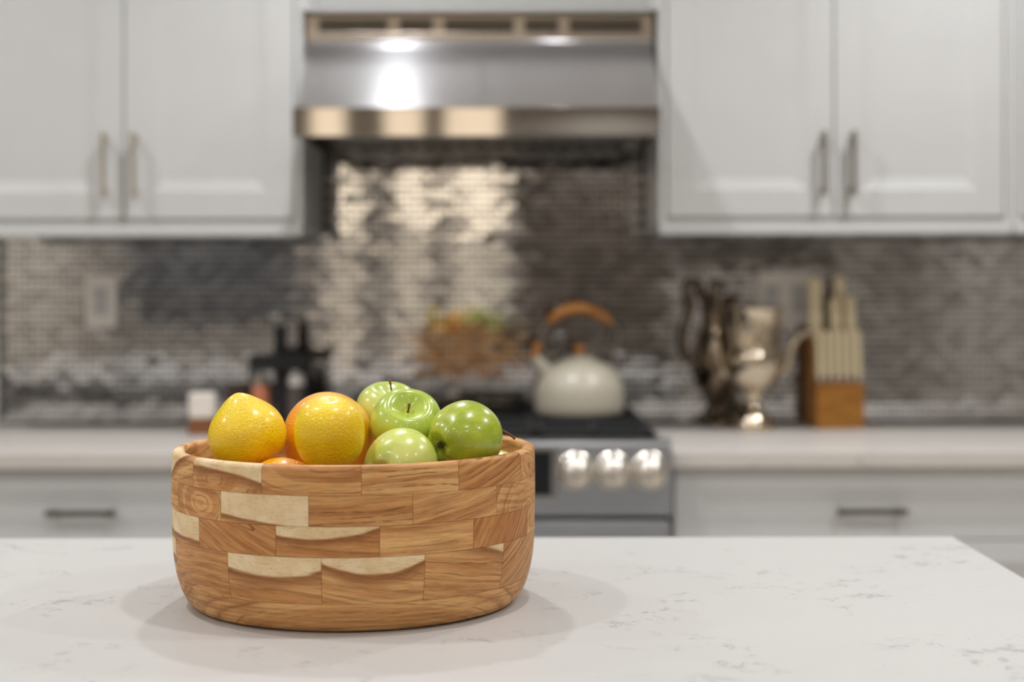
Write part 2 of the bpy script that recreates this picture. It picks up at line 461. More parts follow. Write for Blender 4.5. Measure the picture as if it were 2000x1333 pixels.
# ---- metal mosaic on the back wall
TW, TH, GAP, TD = .0305, .0155, .0014, .0035
def tile_verts(w, h):
    c = .0009
    a = [(-w / 2, 0, -h / 2), (w / 2, 0, -h / 2), (w / 2, 0, h / 2), (-w / 2, 0, h / 2)]
    b = [(x, -TD + c, z) for (x, _, z) in a]
    d = [(x - math.copysign(c, x), -TD, z - math.copysign(c, z)) for (x, _, z) in a]
    fs = [(8, 9, 10, 11)]
    for k in range(4):
        j = (k + 1) % 4
        fs += [(k, j, 4 + j, 4 + k), (4 + k, 4 + j, 8 + j, 8 + k)]
    return a + b + d, fs
V0, F0 = tile_verts(TW - GAP, TH - GAP)
me_tile = bpy.data.meshes.new('tile'); me_tile.from_pydata(V0, [], F0); me_tile.materials.append(M['tile'])
bmx = bmesh.new(); bmx.from_mesh(me_tile); bmesh.ops.recalc_face_normals(bmx, faces=bmx.faces); bmx.to_mesh(me_tile); bmx.free()
XA, XB = -1.224, 1.80
tiles = []
rows = int((1.60 - .918) / TH)
for r_ in range(rows):
    z = .9185 + (r_ + .5) * TH
    off = TW / 2 if r_ % 2 else 0
    n_ = int((XB - XA) / TW)
    for k in range(n_):
        x = XA + off + (k + .5) * TW
        if x > XB: continue
        if z > 1.375 and not (-.44 < x < .31): continue
        if -1.006 < x < -.960 and 1.155 < z < 1.262: continue
        tiles.append((x, z))
tiles.sort(key=lambda t: ((t[0] + .23) / .30) ** 2 + ((t[1] - 1.17) / .19) ** 2)
VV, FF = [], []
for i, (x, z) in enumerate(tiles):
    q_ = 4.5 if random.random() < .06 else 1
    tx, tz = random.gauss(0, R(.20)) * q_, random.gauss(0, R(.19)) * q_
    if i < 300:
        o = bpy.data.objects.new('tile', me_tile); o.parent = wall_back
        o.location = (x, D - .0006, z); o.rotation_euler = (tx, 0, tz); col.objects.link(o)
    else:
        mt = Matrix.Translation((x, D - .0006, z)) @ Euler((tx, 0, tz)).to_matrix().to_4x4()
        b0 = len(VV)
        VV += [tuple(mt @ Vector(v)) for v in V0]
        FF += [tuple(b0 + j for j in f) for f in F0]
me = bpy.data.meshes.new('mosaic_tiles'); me.from_pydata(VV, [], FF); me.materials.append(M['tile'])
bmx = bmesh.new(); bmx.from_mesh(me); bmesh.ops.recalc_face_normals(bmx, faces=bmx.faces); bmx.to_mesh(me); bmx.free()
o = bpy.data.objects.new('mosaic_tiles', me); o.parent = wall_back; o['kind'] = 'stuff'; col.objects.link(o)
struct(mkbox('trim_1', M['paint'], None, XA - .05, XA - .0005, D - .02, D, .9145, 1.353))

# ------------------------------------------------------------------ cabinets
def panel_front(x0, x1, z0, z1, y, th=.02, st=.060, sl=.025, rec=.0065):
    """shaker front with a sloped moulding round the recessed panel; faces -Y at y"""
    bm = bmesh.new()
    def ring(ix, yy): return [bm.verts.new(p) for p in ((x0 + ix, yy, z0 + ix), (x1 - ix, yy, z0 + ix), (x1 - ix, yy, z1 - ix), (x0 + ix, yy, z1 - ix))]
    rs = [ring(0, y + th), ring(0, y + .0015), ring(.0015, y), ring(st, y), ring(st + .003, y + .002), ring(st + sl, y + rec)]
    for a, b in zip(rs[:-1], rs[1:]):
        for k in range(4): bm.faces.new((a[k], a[(k + 1) % 4], b[(k + 1) % 4], b[k]))
    bm.faces.new(rs[-1]); bm.faces.new(rs[0][::-1])
    bmesh.ops.recalc_face_normals(bm, faces=bm.faces)
    return bm

def add_front(name, root, x0, x1, z0, z1, y, mat, st=.060, label=None):
    bm = panel_front(x0, x1, z0, z1, y, st=st)
    bmesh.ops.translate(bm, vec=-Vector(root.location), verts=bm.verts)
    o = link(name, bm, mat, root)
    if label: o['label'] = label
    return o

def bar_pull(root, part, cx, cz, y, length, vertical, mat):
    bm = bmesh.new(); h = length / 2; w = .0055
    if vertical:
        box(bm, cx - w, cx + w, y - .034, y - .024, cz - h, cz + h, .0018)
        for s in (-1, 1): box(bm, cx - .004, cx + .004, y - .026, y + .001, cz + s * (h - .012) - .005, cz + s * (h - .012) + .005, .001)
    else:
        box(bm, cx - h, cx + h, y - .034, y - .024, cz - w, cz + w, .0018)
        for s in (-1, 1): box(bm, cx + s * (h - .012) - .005, cx + s * (h - .012) + .005, y - .026, y + .001, cz - .004, cz + .004, .001)
    bmesh.ops.translate(bm, vec=-Vector(root.location), verts=bm.verts)
    o = link('handle', bm, mat, part); autosmooth(o); return o

FY = 3.43
def upper_cabinet(label, x0, x1, zb, zt, xm, handles, hl=.138, hz=1.3425, rail=True):
    t = thing('wall_cabinet', label, 'cabinet', ((x0 + x1) / 2, FY, zb), group=None)
    og = t.location
    fs = .016; rl = .033 if rail else .014
    mkbox('cabinet_body', M['paint'], t, x0, x1, FY + .022, D - .0045, zb + .012, zt, .001, og)
    bm = bmesh.new()
    box(bm, x0, x0 + fs, FY + .001, FY + .022, zb, zt, .0012)
    box(bm, x1 - fs, x1, FY + .001, FY + .022, zb, zt, .0012)
    box(bm, x0 + fs, x1 - fs, FY + .001, FY + .022, zt - .04, zt, .0012)
    bmesh.ops.translate(bm, vec=-Vector(og), verts=bm.verts); link('face_frame', bm, M['paint'], t)
    mkbox('light_rail', M['paint'], t, x0 + fs * 0, x1, FY - .004, FY + .018, zb - .002, zb + rl - .012, .003, og)
    mkbox('bottom_rail', M['paint'], t, x0 + fs, x1 - fs, FY + .006, FY + .022, zb + rl - .0115, zb + rl, .001, og)
    g = .0028
    dl = add_front('door', t, x0 + fs + g, xm - g / 2, zb + rl + g, zt - .043, FY, M['paint'])
    dr = add_front('door', t, xm + g / 2, x1 - fs - g, zb + rl + g, zt - .043, FY, M['paint'])
    if handles:
        a = (.0265 + .0, .0265)
        bar_pull(t, dl, xm - handles[0], hz_(hz), FY, hl, True, M['pull_a'])
        bar_pull(t, dr, xm + handles[1], hz_(hz), FY, hl, True, M['pull_b'])
    return t
def hz_(z): return z
zc = CZ + (Y0 - 319) / (FPX / (FY - .03))       # handles run from row 256 to 382
M['pull_a'] = M['pull']; M['pull_b'] = M['pull']
M['pull_light'] = plain('pale_nickel_pull', srgb(205, 198, 186), .22, metal=1.0)
M['pull_a'] = M['pull_b'] = M['pull_light']
upper_cabinet('pale grey two-door wall cabinet left of the steel hood', -1.223, -.4515, 1.356, 2.44, -.8375, (.038, .0265), hz=zc)
M['pull_a'] = M['pull_b'] = M['pull']
upper_cabinet('pale grey two-door wall cabinet right of the steel hood', .3175, 1.0815, 1.358, 2.44, .6965, (.0265, .0365), hz=zc)
upper_cabinet('pale grey wall cabinet at the right edge, only its side stile in view', 1.0835, 1.78, 1.358, 2.44, 1.43, (.03, .03), hz=zc)
upper_cabinet('short pale grey cabinet above the steel hood', -.4505, .3165, 1.8435, 2.44, -.0665, None, rail=False)

def base_cabinet(label, x0, x1, fr, hx):
    y = 3.185
    t = thing('base_cabinet', label, 'cabinet', ((x0 + x1) / 2, y, 0))
    og = t.location
    mkbox('cabinet_body', M['paint_low'], t, x0, x1, y + .021, D - .005, .1, .8825, .001, og)
    mkbox('toe_kick', M['paint_low'], t, x0, x1, y + .08, y + .1, 0, .0995, 0, og)
    z1 = .880
    for i, (a, b) in enumerate(((.737, z1), (.42, .734), (.105, .417))):
        d = add_front('drawer', t, x0 + .003, x1 - .003, a, b, y, M['paint_low'], st=.045 if i == 0 else .045)
        cz = CZ - (1002 - Y0) / (FPX / (y - .03)) if i == 0 else (a + b) / 2 + .07
        bar_pull(t, d, hx, cz, y, .140, False, M['pull_dark'])
    return t
sF = FPX / 3.155
base_cabinet('grey three-drawer base cabinet left of the range', -1.268, -.460, None, (154 - 1000) / sF)
base_cabinet('grey three-drawer base cabinet right of the range', .322, 1.108, None, (1704 - 1000) / sF)

def worktop(label, x0, x1):
    t = mkbox('worktop', M['quartz_back'], None, x0, x1, 3.160, D - .0045, .8835, .914, .002)
    t['label'] = label; t['category'] = 'countertop'
worktop('white quartz worktop left of the range', -1.32, -.459)
worktop('white quartz worktop right of the range, under the silver vessels', .3185, 1.80)

# ------------------------------------------------------------------ range hood
HX0, HX1 = -.4475, .3085
hood = thing('range_hood', 'brushed stainless steel range hood between the wall cabinets', 'range hood', (-.07, 3.29, 1.557))
og = hood.location
bm = bmesh.new()
prof = [(D - .006, 1.600), (3.312, 1.600), (3.300, 1.6166)]
# front slope with a soft roll at the top
for t_ in (0, .25, .5, .75, 1):
    a = t_ * R(45)
    prof.append((3.450 + .0125 * (1 - cos(a)) / (1 - cos(R(45))) * .5 + .0062 * t_, 1.7625 + .0155 * t_))
prof += [(3.463, 1.783), (3.52, 1.790), (D - .006, 1.790)]
L = [bm.verts.new((HX0, y, z)) for (y, z) in prof]; Rr = [bm.verts.new((HX1, y, z)) for (y, z) in prof]
n_ = len(prof)
for k in range(n_): bm.faces.new((L[k], L[(k + 1) % n_], Rr[(k + 1) % n_], Rr[k]))
bm.faces.new(L); bm.faces.new(Rr[::-1]); bmesh.ops.recalc_face_normals(bm, faces=bm.faces)
bmesh.ops.translate(bm, vec=-Vector(og), verts=bm.verts)
autosmooth(link('canopy', bm, M['steel'], hood), 30)
bm = bmesh.new()
LX0, LX1 = -.4545, .3085
box(bm, LX0, LX1, 3.291, 3.306, 1.557, 1.6175, .0014)
box(bm, HX0, HX0 + .012, 3.306, D - .006, 1.557, 1.5995)
box(bm, HX1 - .012, HX1, 3.306, D - .006, 1.557, 1.5995)
bmesh.ops.translate(bm, vec=-Vector(og), verts=bm.verts)
autosmooth(link('lip', bm, M['steel_lip'], hood))
mkbox('underside', M['steel_dark'], hood, HX0 + .0125, HX1 - .0125, 3.3065, D - .02, 1.590, 1.5995, 0, og)
for i, (a, b) in enumerate(((HX0 + .03, -.075), (-.065, HX1 - .03))):
    f = mkbox('filter', M['steel_dark'], hood, a, b, 3.42, 3.74, 1.578, 1.5895, .002, og)
    for k in range(9):
        xx = a + (b - a) * (k + .5) / 9
        bm = bmesh.new(); box(bm, xx - .010, xx + .010, 3.43, 3.73, 1.572, 1.5785, .002)
        bmesh.ops.translate(bm, vec=-Vector(og), verts=bm.verts)
        o = link('baffle', bm, M['steel_dark'], f)
for x in (-.28, .14):
    bm = bmesh.new(); lathe(bm, [(0, .0), (.026, 0), (.029, .004), (.029, .012), (0, .012)], 28)
    o = link('lamp_lens', bm, M['steel_lip'], hood, smooth=False, loc=Vector((x, 3.365, 1.577)) - Vector(og)); autosmooth(o)
# vent band above the slope
vy = 3.462; sv = FPX / vy
zt, zb = 1.8415, 1.783
def vx(px): return (px - 1000) / sv
def vz(py): return CZ + (Y0 - py) / sv
slots = [(624, 758), (782, 846), (869, 1004), (1026, 1092), (1113, 1254)]
mkbox('vent_back', M['dark'], hood, HX0 + .002, HX1 - .002, vy + .02, D - .006, 1.7905, zt, 0, og)
bm = bmesh.new()
z_hi, z_lo = vz(38), vz(64)
box(bm, HX0, HX1, vy, vy + .012, z_hi, zt, .001); box(bm, HX0, HX1, vy, vy + .012, zb + .0005, z_lo, .001)
xs = [HX0] + [vx(p) for s in slots for p in s] + [HX1]
for k in range(0, len(xs), 2): box(bm, xs[k], xs[k + 1], vy, vy + .012, z_lo - .0003, z_hi + .0003)
bmesh.ops.translate(bm, vec=-Vector(og), verts=bm.verts); link('vent_frame', bm, M['vent_frame'], hood)
for (a, b) in slots:
    for py in (47, 55):
        mkbox('slat', M['vent_frame'], hood, vx(a) + .0003, vx(b) - .0003, vy + .003, vy + .011, vz(py) - .0012, vz(py) + .0012, 0, og)

# ------------------------------------------------------------------ range
RX0, RX1 = -.4565, .3125
rng = thing('range_cooker', 'stainless steel gas range with black cooktop behind the fruit bowl', 'range', (-.072, 3.12, 0))
og = rng.location
mkbox('body', M['steel_front'], rng, RX0, RX1, 3.165, D - .008, .05, .919, .003, og)
mkbox('cooktop', M['black'], rng, RX0 + .004, RX1 - .004, 3.172, D - .012, .9195, .931, .004, og)
bm = bmesh.new()
pr = [(3.164, .795), (3.120, .795), (3.118, .800), (3.112, .930), (3.116, .940), (3.128, .945), (3.150, .944), (3.164, .936)]
A_ = [bm.verts.new((RX0, y, z)) for (y, z) in pr]; B_ = [bm.verts.new((RX1, y, z)) for (y, z) in pr]
for k in range(len(pr)): bm.faces.new((A_[k], A_[(k + 1) % len(pr)], B_[(k + 1) % len(pr)], B_[k]))
bm.faces.new(A_); bm.faces.new(B_[::-1]); bmesh.ops.recalc_face_normals(bm, faces=bm.faces)
bmesh.ops.translate(bm, vec=-Vector(og), verts=bm.verts)
cp = autosmooth(link('control_panel', bm, M['steel_front'], rng), 35)
sp_ = FPX / 3.112
def px2(px): return (px - 1000) / sp_
def pz2(py): return CZ - (py - Y0) / sp_
bm = bmesh.new(); box(bm, px2(830), px2(1089), 3.1075, 3.114, pz2(974), pz2(876), .002)
bmesh.ops.translate(bm, vec=-Vector(og), verts=bm.verts)
bz = link('display_bezel', bm, M['steel_lip'], cp)
bm = bmesh.new(); box(bm, px2(838), px2(1076), 3.1045, 3.1074, pz2(968), pz2(882), .001)
bmesh.ops.translate(bm, vec=-Vector(og), verts=bm.verts)
link('display', bm, M['glass_black'], bz)
for px in (1126, 1199, 1272):
    kx, kz = px2(px) * .985, pz2(921)
    bm = bmesh.new()
    lathe(bm, [(0, 0), (.037, 0), (.037, .004), (.034, .007), (.0, .007)], 40)
    o = link('knob_bezel', bm, M['steel_knob'], rng, loc=Vector((kx, 3.1115, kz)) - Vector(og)); autosmooth(o); o.rotation_euler = (R(90), 0, 0)
    bm = bmesh.new()
    lathe(bm, [(0, .006), (.029, .006), (.031, .010), (.030, .020), (.0285, .036), (.025, .0395), (.021, .0435), (.012, .0475), (0, .049)], 40)
    box(bm, -.003, .003, -.020, .020, .0405, .0505, .002)
    o2 = link('knob', bm, M['steel_knob'], o); autosmooth(o2)
bm = bmesh.new(); box(bm, RX0 + .003, RX1 - .003, 3.135, 3.164, .775, .7945)
bmesh.ops.translate(bm, vec=-Vector(og), verts=bm.verts); link('gap', bm, M['dark'], rng)
dr_ = mkbox('oven_door', M['steel_front'], rng, RX0 + .003, RX1 - .003, 3.118, 3.164, .16, .7855, .006, og)
mkbox('oven_window', M['glass_black'], rng, RX0 + .12, RX1 - .12, 3.1145, 3.1178, .32, .60, .001, og)
bm = bmesh.new(); zz = .735
tube(bm, [(RX0 + .05, 3.068, zz), (RX1 - .05, 3.068, zz)], .012, 16)
for x in (RX0 + .09, RX1 - .09): tube(bm, [(x, 3.068, zz), (x, 3.119, zz)], .008, 12)
bmesh.ops.translate(bm, vec=-Vector(og), verts=bm.verts); autosmooth(link('oven_handle', bm, M['steel_front'], rng))
mkbox('storage_drawer', M['steel_front'], rng, RX0 + .003, RX1 - .003, 3.120, 3.164, .055, .155, .004, og)
# cast iron grates, three sections
gw = (RX1 - RX0 - .05) / 3
for i in range(3):
    a = RX0 + .025 + i * gw + .003; b = a + gw - .006
    bm = bmesh.new(); y0, y1 = 3.205, 3.745; zt_ = .9545
    for (x0, x1, ya, yb) in ((a, a + .012, y0, y1), (b - .012, b, y0, y1), (a, b, y0, y0 + .012), (a, b, y1 - .012, y1),
                             (a, b, (y0 + y1) / 2 - .006, (y0 + y1) / 2 + .006), ((a + b) / 2 - .005, (a + b) / 2 + .005, y0, y1)):
        box(bm, x0, x1, ya, yb, zt_ - .014, zt_, .002, 1)
    for q in (.25, .75):
        yy = y0 + (y1 - y0) * q
        box(bm, a, b, yy - .005, yy + .005, zt_ - .012, zt_, .002, 1)
    for x in (a + .006, b - .006):
        for yy in (y0 + .006, y1 - .006): box(bm, x - .007, x + .007, yy - .007, yy + .007, .9312, zt_ - .012)
    bmesh.ops.translate(bm, vec=-Vector(og), verts=bm.verts); link('grate', bm, M['iron'], rng)
    for q in (.25, .75):
        yy = y0 + (y1 - y0) * q
        bm = bmesh.new(); lathe(bm, [(0, 0), (.045, 0), (.045, .006), (.034, .007), (.034, .0095), (0, .0095)], 28)
        autosmooth(link('burner', bm, M['iron'], rng, loc=Vector(((a + b) / 2, yy, .9312)) - Vector(og)))

# ------------------------------------------------------------------ kettle
KY = 3.575; sk = FPX / KY
kx = (1131 - 1000) / sk
ket = thing('kettle', 'cream enamel kettle with an arched wooden handle on the range', 'kettle', (kx, KY, .9547))
bm = bmesh.new()
pf = [(0, .001), (.085, .0), (.096, .003), (.0995, .010), (.1005, .028)]
for k in range(1, 15):
    a = k / 14 * R(88)
    pf.append((.1005 * cos(a) ** .96, .046 + .084 * sin(a)))
lathe(bm, pf, 64)
link('body', bm, M['kettle'], ket, smooth=True)
bm = bmesh.new(); lathe(bm, [(.034, .1215), (.034, .1275), (.028, .131), (.012, .133), (0, .1335)], 40)
link('lid', bm, M['kettle'], ket, smooth=True)
bm = bmesh.new(); lathe(bm, [(0, .132), (.007, .1325), (.0075, .138), (.012, .145), (.0135, .151), (.010, .156), (0, .157)], 28)
link('lid_knob', bm, M['handle_wood'], ket, smooth=True)
bm = bmesh.new()
sp = spline([(-.066, -.01, .088), (-.080, -.012, .104), (-.093, -.014, .119), (-.104, -.016, .131)], 5)
tube(bm, sp, [.020 - .0085 * i / (len(sp) - 1) for i in range(len(sp))], 20)
link('spout', bm, M['kettle'], ket, smooth=True)
bm = bmesh.new()
tube(bm, [(-.1035, -.016, .1305), (-.109, -.017, .137)], .0135, 18)
link('spout_cap', bm, M['handle_wood'], ket, smooth=True)
bm = bmesh.new()
tube(bm, spline([(-.098, -.016, .136), (-.097, -.016, .150), (-.092, -.015, .162)], 4), [.008, .009, .010, .0105, .0105, .0105, .010, .008, .006], 14)
link('spout_lever', bm, M['handle_wood'], ket, smooth=True)
bm = bmesh.new()
arc = [(-.072 + .144 * t / 12, 0, .206 + .034 * sin(pi * t / 12) ** .8) for t in range(13)]
rad = [.007] + [.0095 + .003 * sin(pi * t / 12) for t in range(1, 12)] + [.007]
tube(bm, arc, rad, 16)
link('handle', bm, M['handle_wood'], ket, smooth=True)
for s in (-1, 1):
    for yo in (-.006, .006):
        bm = bmesh.new()
        tube(bm, spline([(s * .070, yo * .4, .208), (s * .086, yo, .190), (s * .088, yo, .165), (s * .080, yo, .135), (s * .072, yo, .100)], 5), .0022, 8)
        link('handle_wire', bm, M['wire'], ket, smooth=True)

# ------------------------------------------------------------------ silver vessels
UY = 3.62; su = FPX / UY
ux = (1471 - 1000) / su
urn = thing('wine_cooler', 'polished silver footed wine cooler with curved side handles', 'wine cooler', (ux, UY, .9142))
def uz(py): return CZ - (py - Y0) / su - .9142
bm = bmesh.new()
pf = [(0, .0), (.046, 0), (.0485, .004), (.047, .012), (.044, .024), (.036, .038), (.020, .050), (.0145, .060), (.016, .070), (.022, .082), (.027, .090), (.037, .099), (.052, .113), (.062, .135),
      (.0665, .158), (.0645, .174), (.0585, .184), (.0555, .200), (.057, .238), (.0625, .266), (.0675, .276), (.0690, .280), (.0670, .2835), (.063, .281), (.057, .262), (.052, .20), (.04, .13), (0, .11)]
lathe(bm, pf, 72)
link('body', bm, M['chrome'], urn, smooth=True)
for s in (1, -1):
    bm = bmesh.new()
    sp = spline([(s * .058, 0, .128), (s * .070, 0, .138), (s * .080, 0, .160), (s * .087, 0, .190), (s * .103, 0, .214), (s * .120, 0, .223), (s * .134, 0, .228)], 6)
    if s < 0: sp = spline([(s * .058, 0, .128), (s * .070, 0, .138), (s * .078, 0, .160), (s * .080, 0, .190), (s * .086, 0, .210), (s * .094, 0, .220)], 6)
    tube(bm, sp, [.0082 - .0025 * i / len(sp) for i in range(len(sp))], 12)
    link('handle', bm, M['chrome'], urn, smooth=True)
bm = bmesh.new(); lathe(bm, [(.0555, .182), (.0605, .1835), (.062, .1865), (.0605, .190), (.0555, .1915)], 72)
link('band', bm, M['chrome'], urn, smooth=True)

PY_ = 3.735; spx = FPX / PY_
pit = thing('pitcher', 'dark tarnished silver pitcher with scrolled handle standing behind the wine cooler', 'pitcher', ((1402 - 1000) / spx, PY_, .9142))
bm = bmesh.new()
pf = [(0, 0), (.044, 0), (.046, .005), (.040, .012), (.024, .022), (.013, .036), (.012, .050), (.018, .056), (.024, .066), (.040, .090), (.050, .122), (.052, .150), (.046, .185), (.034, .215), (.026, .240), (.0245, .262), (.029, .285), (.036, .300), (.037, .304), (.034, .304), (.024, .27), (.022, .24), (0, .235)]
lathe(bm, pf, 56)
for v in bm.verts:      # pull the lip into a spout
    if v.co.z > .262:
        k = (v.co.z - .262) / .04; a = atan2(v.co.y, v.co.x)
        w = max(0, cos(a)) ** 6
        v.co.x += w * k * .018; v.co.z += w * k * .006 + .012 * k * max(0, -cos(a)) ** 2
link('body', bm, M['tarnish'], pit, smooth=True)
bm = bmesh.new()
sp = spline([(-.030, 0, .296), (-.040, 0, .330), (-.054, 0, .343), (-.068, 0, .330), (-.066, 0, .306), (-.060, 0, .285), (-.068, 0, .250), (-.078, 0, .215), (-.078, 0, .180), (-.066, 0, .152), (-.048, 0, .148)], 6)
tube(bm, sp, .0062, 12)
link('handle', bm, M['tarnish'], pit, smooth=True)
bm = bmesh.new()
sp = spline([(.000, 0, .300), (-.006, 0, .322), (.002, 0, .338), (.014, 0, .336), (.014, 0, .322), (.006, 0, .318)], 6)
tube(bm, sp, .0055, 12)
link('thumb_scroll', bm, M['tarnish'], pit, smooth=True)

# ------------------------------------------------------------------ outlets
def outlet(label, px0, px1, py0, py1, gangs):
    y = D - .0045; s = FPX / y
    x0, x1 = (px0 - 1000) / s, (px1 - 1000) / s; z0, z1 = CZ - (py1 - Y0) / s, CZ - (py0 - Y0) / s
    t = thing('outlet', label, 'outlet', ((x0 + x1) / 2, y, z0)); og = t.location
    mkbox('cover_plate', M['plate'], t, x0, x1, y - .0065, y - .0005, z0, z1, .002, og)
    for g_ in range(gangs):
        cx = x0 + (x1 - x0) * (g_ + .5) / gangs
        ins = mkbox('receptacle', M['plate_in'], t, cx - .0165, cx + .0165, y - .0095, y - .0066, z0 + .03, z1 - .03, .001, og)
        for zz in (z0 + .046, z1 - .046):
            for dx in (-.006, .006):
                bm = bmesh.new(); box(bm, cx + dx - .001, cx + dx + .001, y - .0099, y - .0094, zz - .004, zz + .004)
                bmesh.ops.translate(bm, vec=-Vector(og), verts=bm.verts); link('slot', bm, M['dark'], ins)
    return t
outlet('white single electrical outlet on the tiles at far left', 168, 228, 536, 638, 1)
outlet('white double electrical outlet behind the wine cooler', 1479, 1586, 533, 636, 2)

# ------------------------------------------------------------------ knife block
BY = 3.655; sb = FPX / BY
bx0, bx1 = (1594 - 1000) / sb, (1689 - 1000) / sb
bxc = (bx0 + bx1) / 2; bw = (bx1 - bx0)
kb = thing('knife_block', 'wooden knife block by the wall, beside the wine cooler', 'knife block', (bxc, BY, .9142), (0, 0, R(5)))
def prism(name, prf, w, mat, parent, bev=.002):
    bm = bmesh.new()
    a = [bm.verts.new((-w / 2, y, z)) for (y, z) in prf]; b = [bm.verts.new((w / 2, y, z)) for (y, z) in prf]
    for k in range(len(prf)): bm.faces.new((a[k], a[(k + 1) % len(prf)], b[(k + 1) % len(prf)], b[k]))
    bm.faces.new(a); bm.faces.new(b[::-1]); bmesh.ops.recalc_face_normals(bm, faces=bm.faces)
    if bev: bmesh.ops.bevel(bm, geom=list(bm.edges), offset=bev, segments=2, affect='EDGES')
    return autosmooth(link(name, bm, mat, parent))
prism('body', [(0, 0), (.110, 0), (.110, .19), (.075, .215), (.034, .175), (.034, .118), (0, .098)], bw, M['block_wood'], kb)
sides = []
def knife(name, label, x, y, z, ln, wd, th, tilt, group):
    k = thing(name, label, 'knife', kb.matrix_basis @ Vector((x, y, z)), (R(tilt), 0, R(5)), group)
    bm = bmesh.new(); box(bm, -wd / 2, wd / 2, -th / 2, th / 2, .010, ln, .004, 3)
    for v in bm.verts:
        if v.co.z > ln * .8: v.co.y += .004
        if abs(v.co.z - ln * .5) < ln * .2: v.co.x *= .9
    autosmooth(link('handle', bm, M['knife'], k))
    bm = bmesh.new(); box(bm, -wd * .32, wd * .32, -th * .35, th * .35, -.004, .0105, .001)
    autosmooth(link('bolster', bm, M['steel_knob'], k)); return k
kb_m = Matrix.Translation(kb.location) @ Euler((0, 0, R(5))).to_matrix().to_4x4()
kb.matrix_basis = kb_m
for i in range(6):
    x = -bw / 2 + bw * (i + .5) / 6
    knife('steak_knife', ['steak knife at the left end of the lower row in the knife block', 'second steak knife from the left in the lower row of the knife block',
        'third steak knife from the left in the lower row of the knife block', 'third steak knife from the right end of the lower row, cream handle',
        'second steak knife from the right end of the lower row, cream handle', 'steak knife at the right end of the lower row in the knife block'][i], x, .015, .1105, .115, .0150, .017, -3, 'steak knives in the knife block')
big = [(-.040, .066, .205, .146, .032, 'large cream handled knife at the left of the block top'),
       (.006, .058, .200, .100, .027, 'shorter cream handled knife in the middle of the block top'),
       (.024, .082, .209, .142, .027, 'tallest cream handled knife at the back of the block top'),
       (.042, .060, .200, .104, .025, 'cream handled knife at the right end of the block top')]
for (x, y, z, ln, wd, lb) in big:
    knife('kitchen_knife', lb, x, y, z, ln, wd, .020, -4, 'large knives in the knife block')

# ------------------------------------------------------------------ small things on the left worktop
CY = 3.60; sc = FPX / CY
def cxp(px): return (px - 1000) / sc
def czp(py): return CZ - (py - Y0) / sc
WT = .9142
cad = thing('cruet_caddy', 'black metal caddy with a tall centre post holding two spice shakers', 'caddy', (cxp(548), CY, WT))
og = cad.location
def rounded_plate(name, w, d, z0, z1, mat, parent, bev=.004):
    bm = bmesh.new(); box(bm, -w / 2, w / 2, -d / 2, d / 2, z0, z1, min(bev, (z1 - z0) * .45)); return autosmooth(link(name, bm, mat, parent))
rounded_plate('base', .134, .080, 0, .010, M['blackmat'], cad)
rounded_plate('collar', .134, .074, czp(720) - WT, czp(692) - WT, M['blackmat'], cad)
rounded_plate('post', .028, .016, .0095, czp(636) - WT, M['blackmat'], cad)
for (x, y) in ((-.062, -.036), (.062, -.036), (-.062, .036), (.062, .036)):
    bm = bmesh.new(); tube(bm, [(x, y, .008), (x, y, czp(715) - WT)], .0025, 8)
    link('rod', bm, M['blackmat'], cad, smooth=True)
for (px, mt, lab, cap) in ((507, 'salt', 'pink salt shaker in the left side of the black caddy', 'wire'), (579, 'pepper', 'dark pepper shaker with pale cap in the right side of the caddy', 'plate')):
    t = thing('spice_shaker', lab, 'shaker', (cxp(px), CY, WT + .0103), group=None)
    bm = bmesh.new(); lathe(bm, [(0, 0), (.021, 0), (.0225, .003), (.0225, .088), (.018, .096), (0, .097)], 32)
    autosmooth(link('jar', bm, M[mt], t))
    bm = bmesh.new(); lathe(bm, [(0, .0965), (.0185, .0965), (.019, .100), (.017, .118), (.012, .124), (0, .125)], 32)
    autosmooth(link('cap', bm, M[cap], t))
# walnut canister and the small white pot on its wooden stand
bm = bmesh.new(); lathe(bm, [(0, 0), (.030, 0), (.033, .004), (.0335, .070), (.0315, .073), (.0335, .076), (.033, .088), (.028, .093), (0, .094)], 40)
o = autosmooth(link('canister', bm, M['brown_wood'], None, loc=(cxp(462), CY + .06, WT)))
o['label'] = 'dark brown wooden canister between the white pot and the black caddy'; o['category'] = 'canister'
st = mkbox('wooden_stand', M['coaster_wood'], None, cxp(378), cxp(432), CY - .065, CY - .010, WT, WT + .034, .003)
st['label'] = 'small brown wooden block under the white pot'; st['category'] = 'stand'
bm = bmesh.new()
box(bm, -.031, .031, -.026, .026, 0, .060, .009, 4)
for v in bm.verts:
    k = .92 + .08 * v.co.z / .06; v.co.x *= k; v.co.y *= k
o = autosmooth(link('square_pot', bm, M['white'], None, loc=(cxp(402), CY - .038, WT + .0343))); o.rotation_euler = (0, 0, R(6))
o['label'] = 'small square white ceramic pot on the wooden block'; o['category'] = 'pot'

# ------------------------------------------------------------------ island
isl = thing('kitchen_island', 'grey painted island base under the white quartz top', 'island', (-.6, 1.55, 0))
og = isl.location
mkbox('body', M['paint_low'], isl, -2.0, .565, 1.12, 2.09, .1, .8735, .002, og)
mkbox('toe_kick', M['paint_low'], isl, -1.94, .50, 1.18, 2.03, 0, .0995, 0, og)
for k in range(3):
    a = -1.98 + k * .848
    bm = panel_front(a, a + .835, .12, .86, 0, th=.014)
    for v in bm.verts: v.co = Vector((v.co.x, 2.104 - v.co.y, v.co.z))
    bmesh.ops.recalc_face_normals(bm, faces=bm.faces)
    bmesh.ops.translate(bm, vec=-Vector(og), verts=bm.verts); link('panel', bm, M['paint_low'], isl)
ic = P(1860, 1050, FPX * (CZ - .914) / (1050 - Y0))
bm = bmesh.new(); box(bm, -2.05, ic.x, 1.06, ic.y, .874, .914, .002)
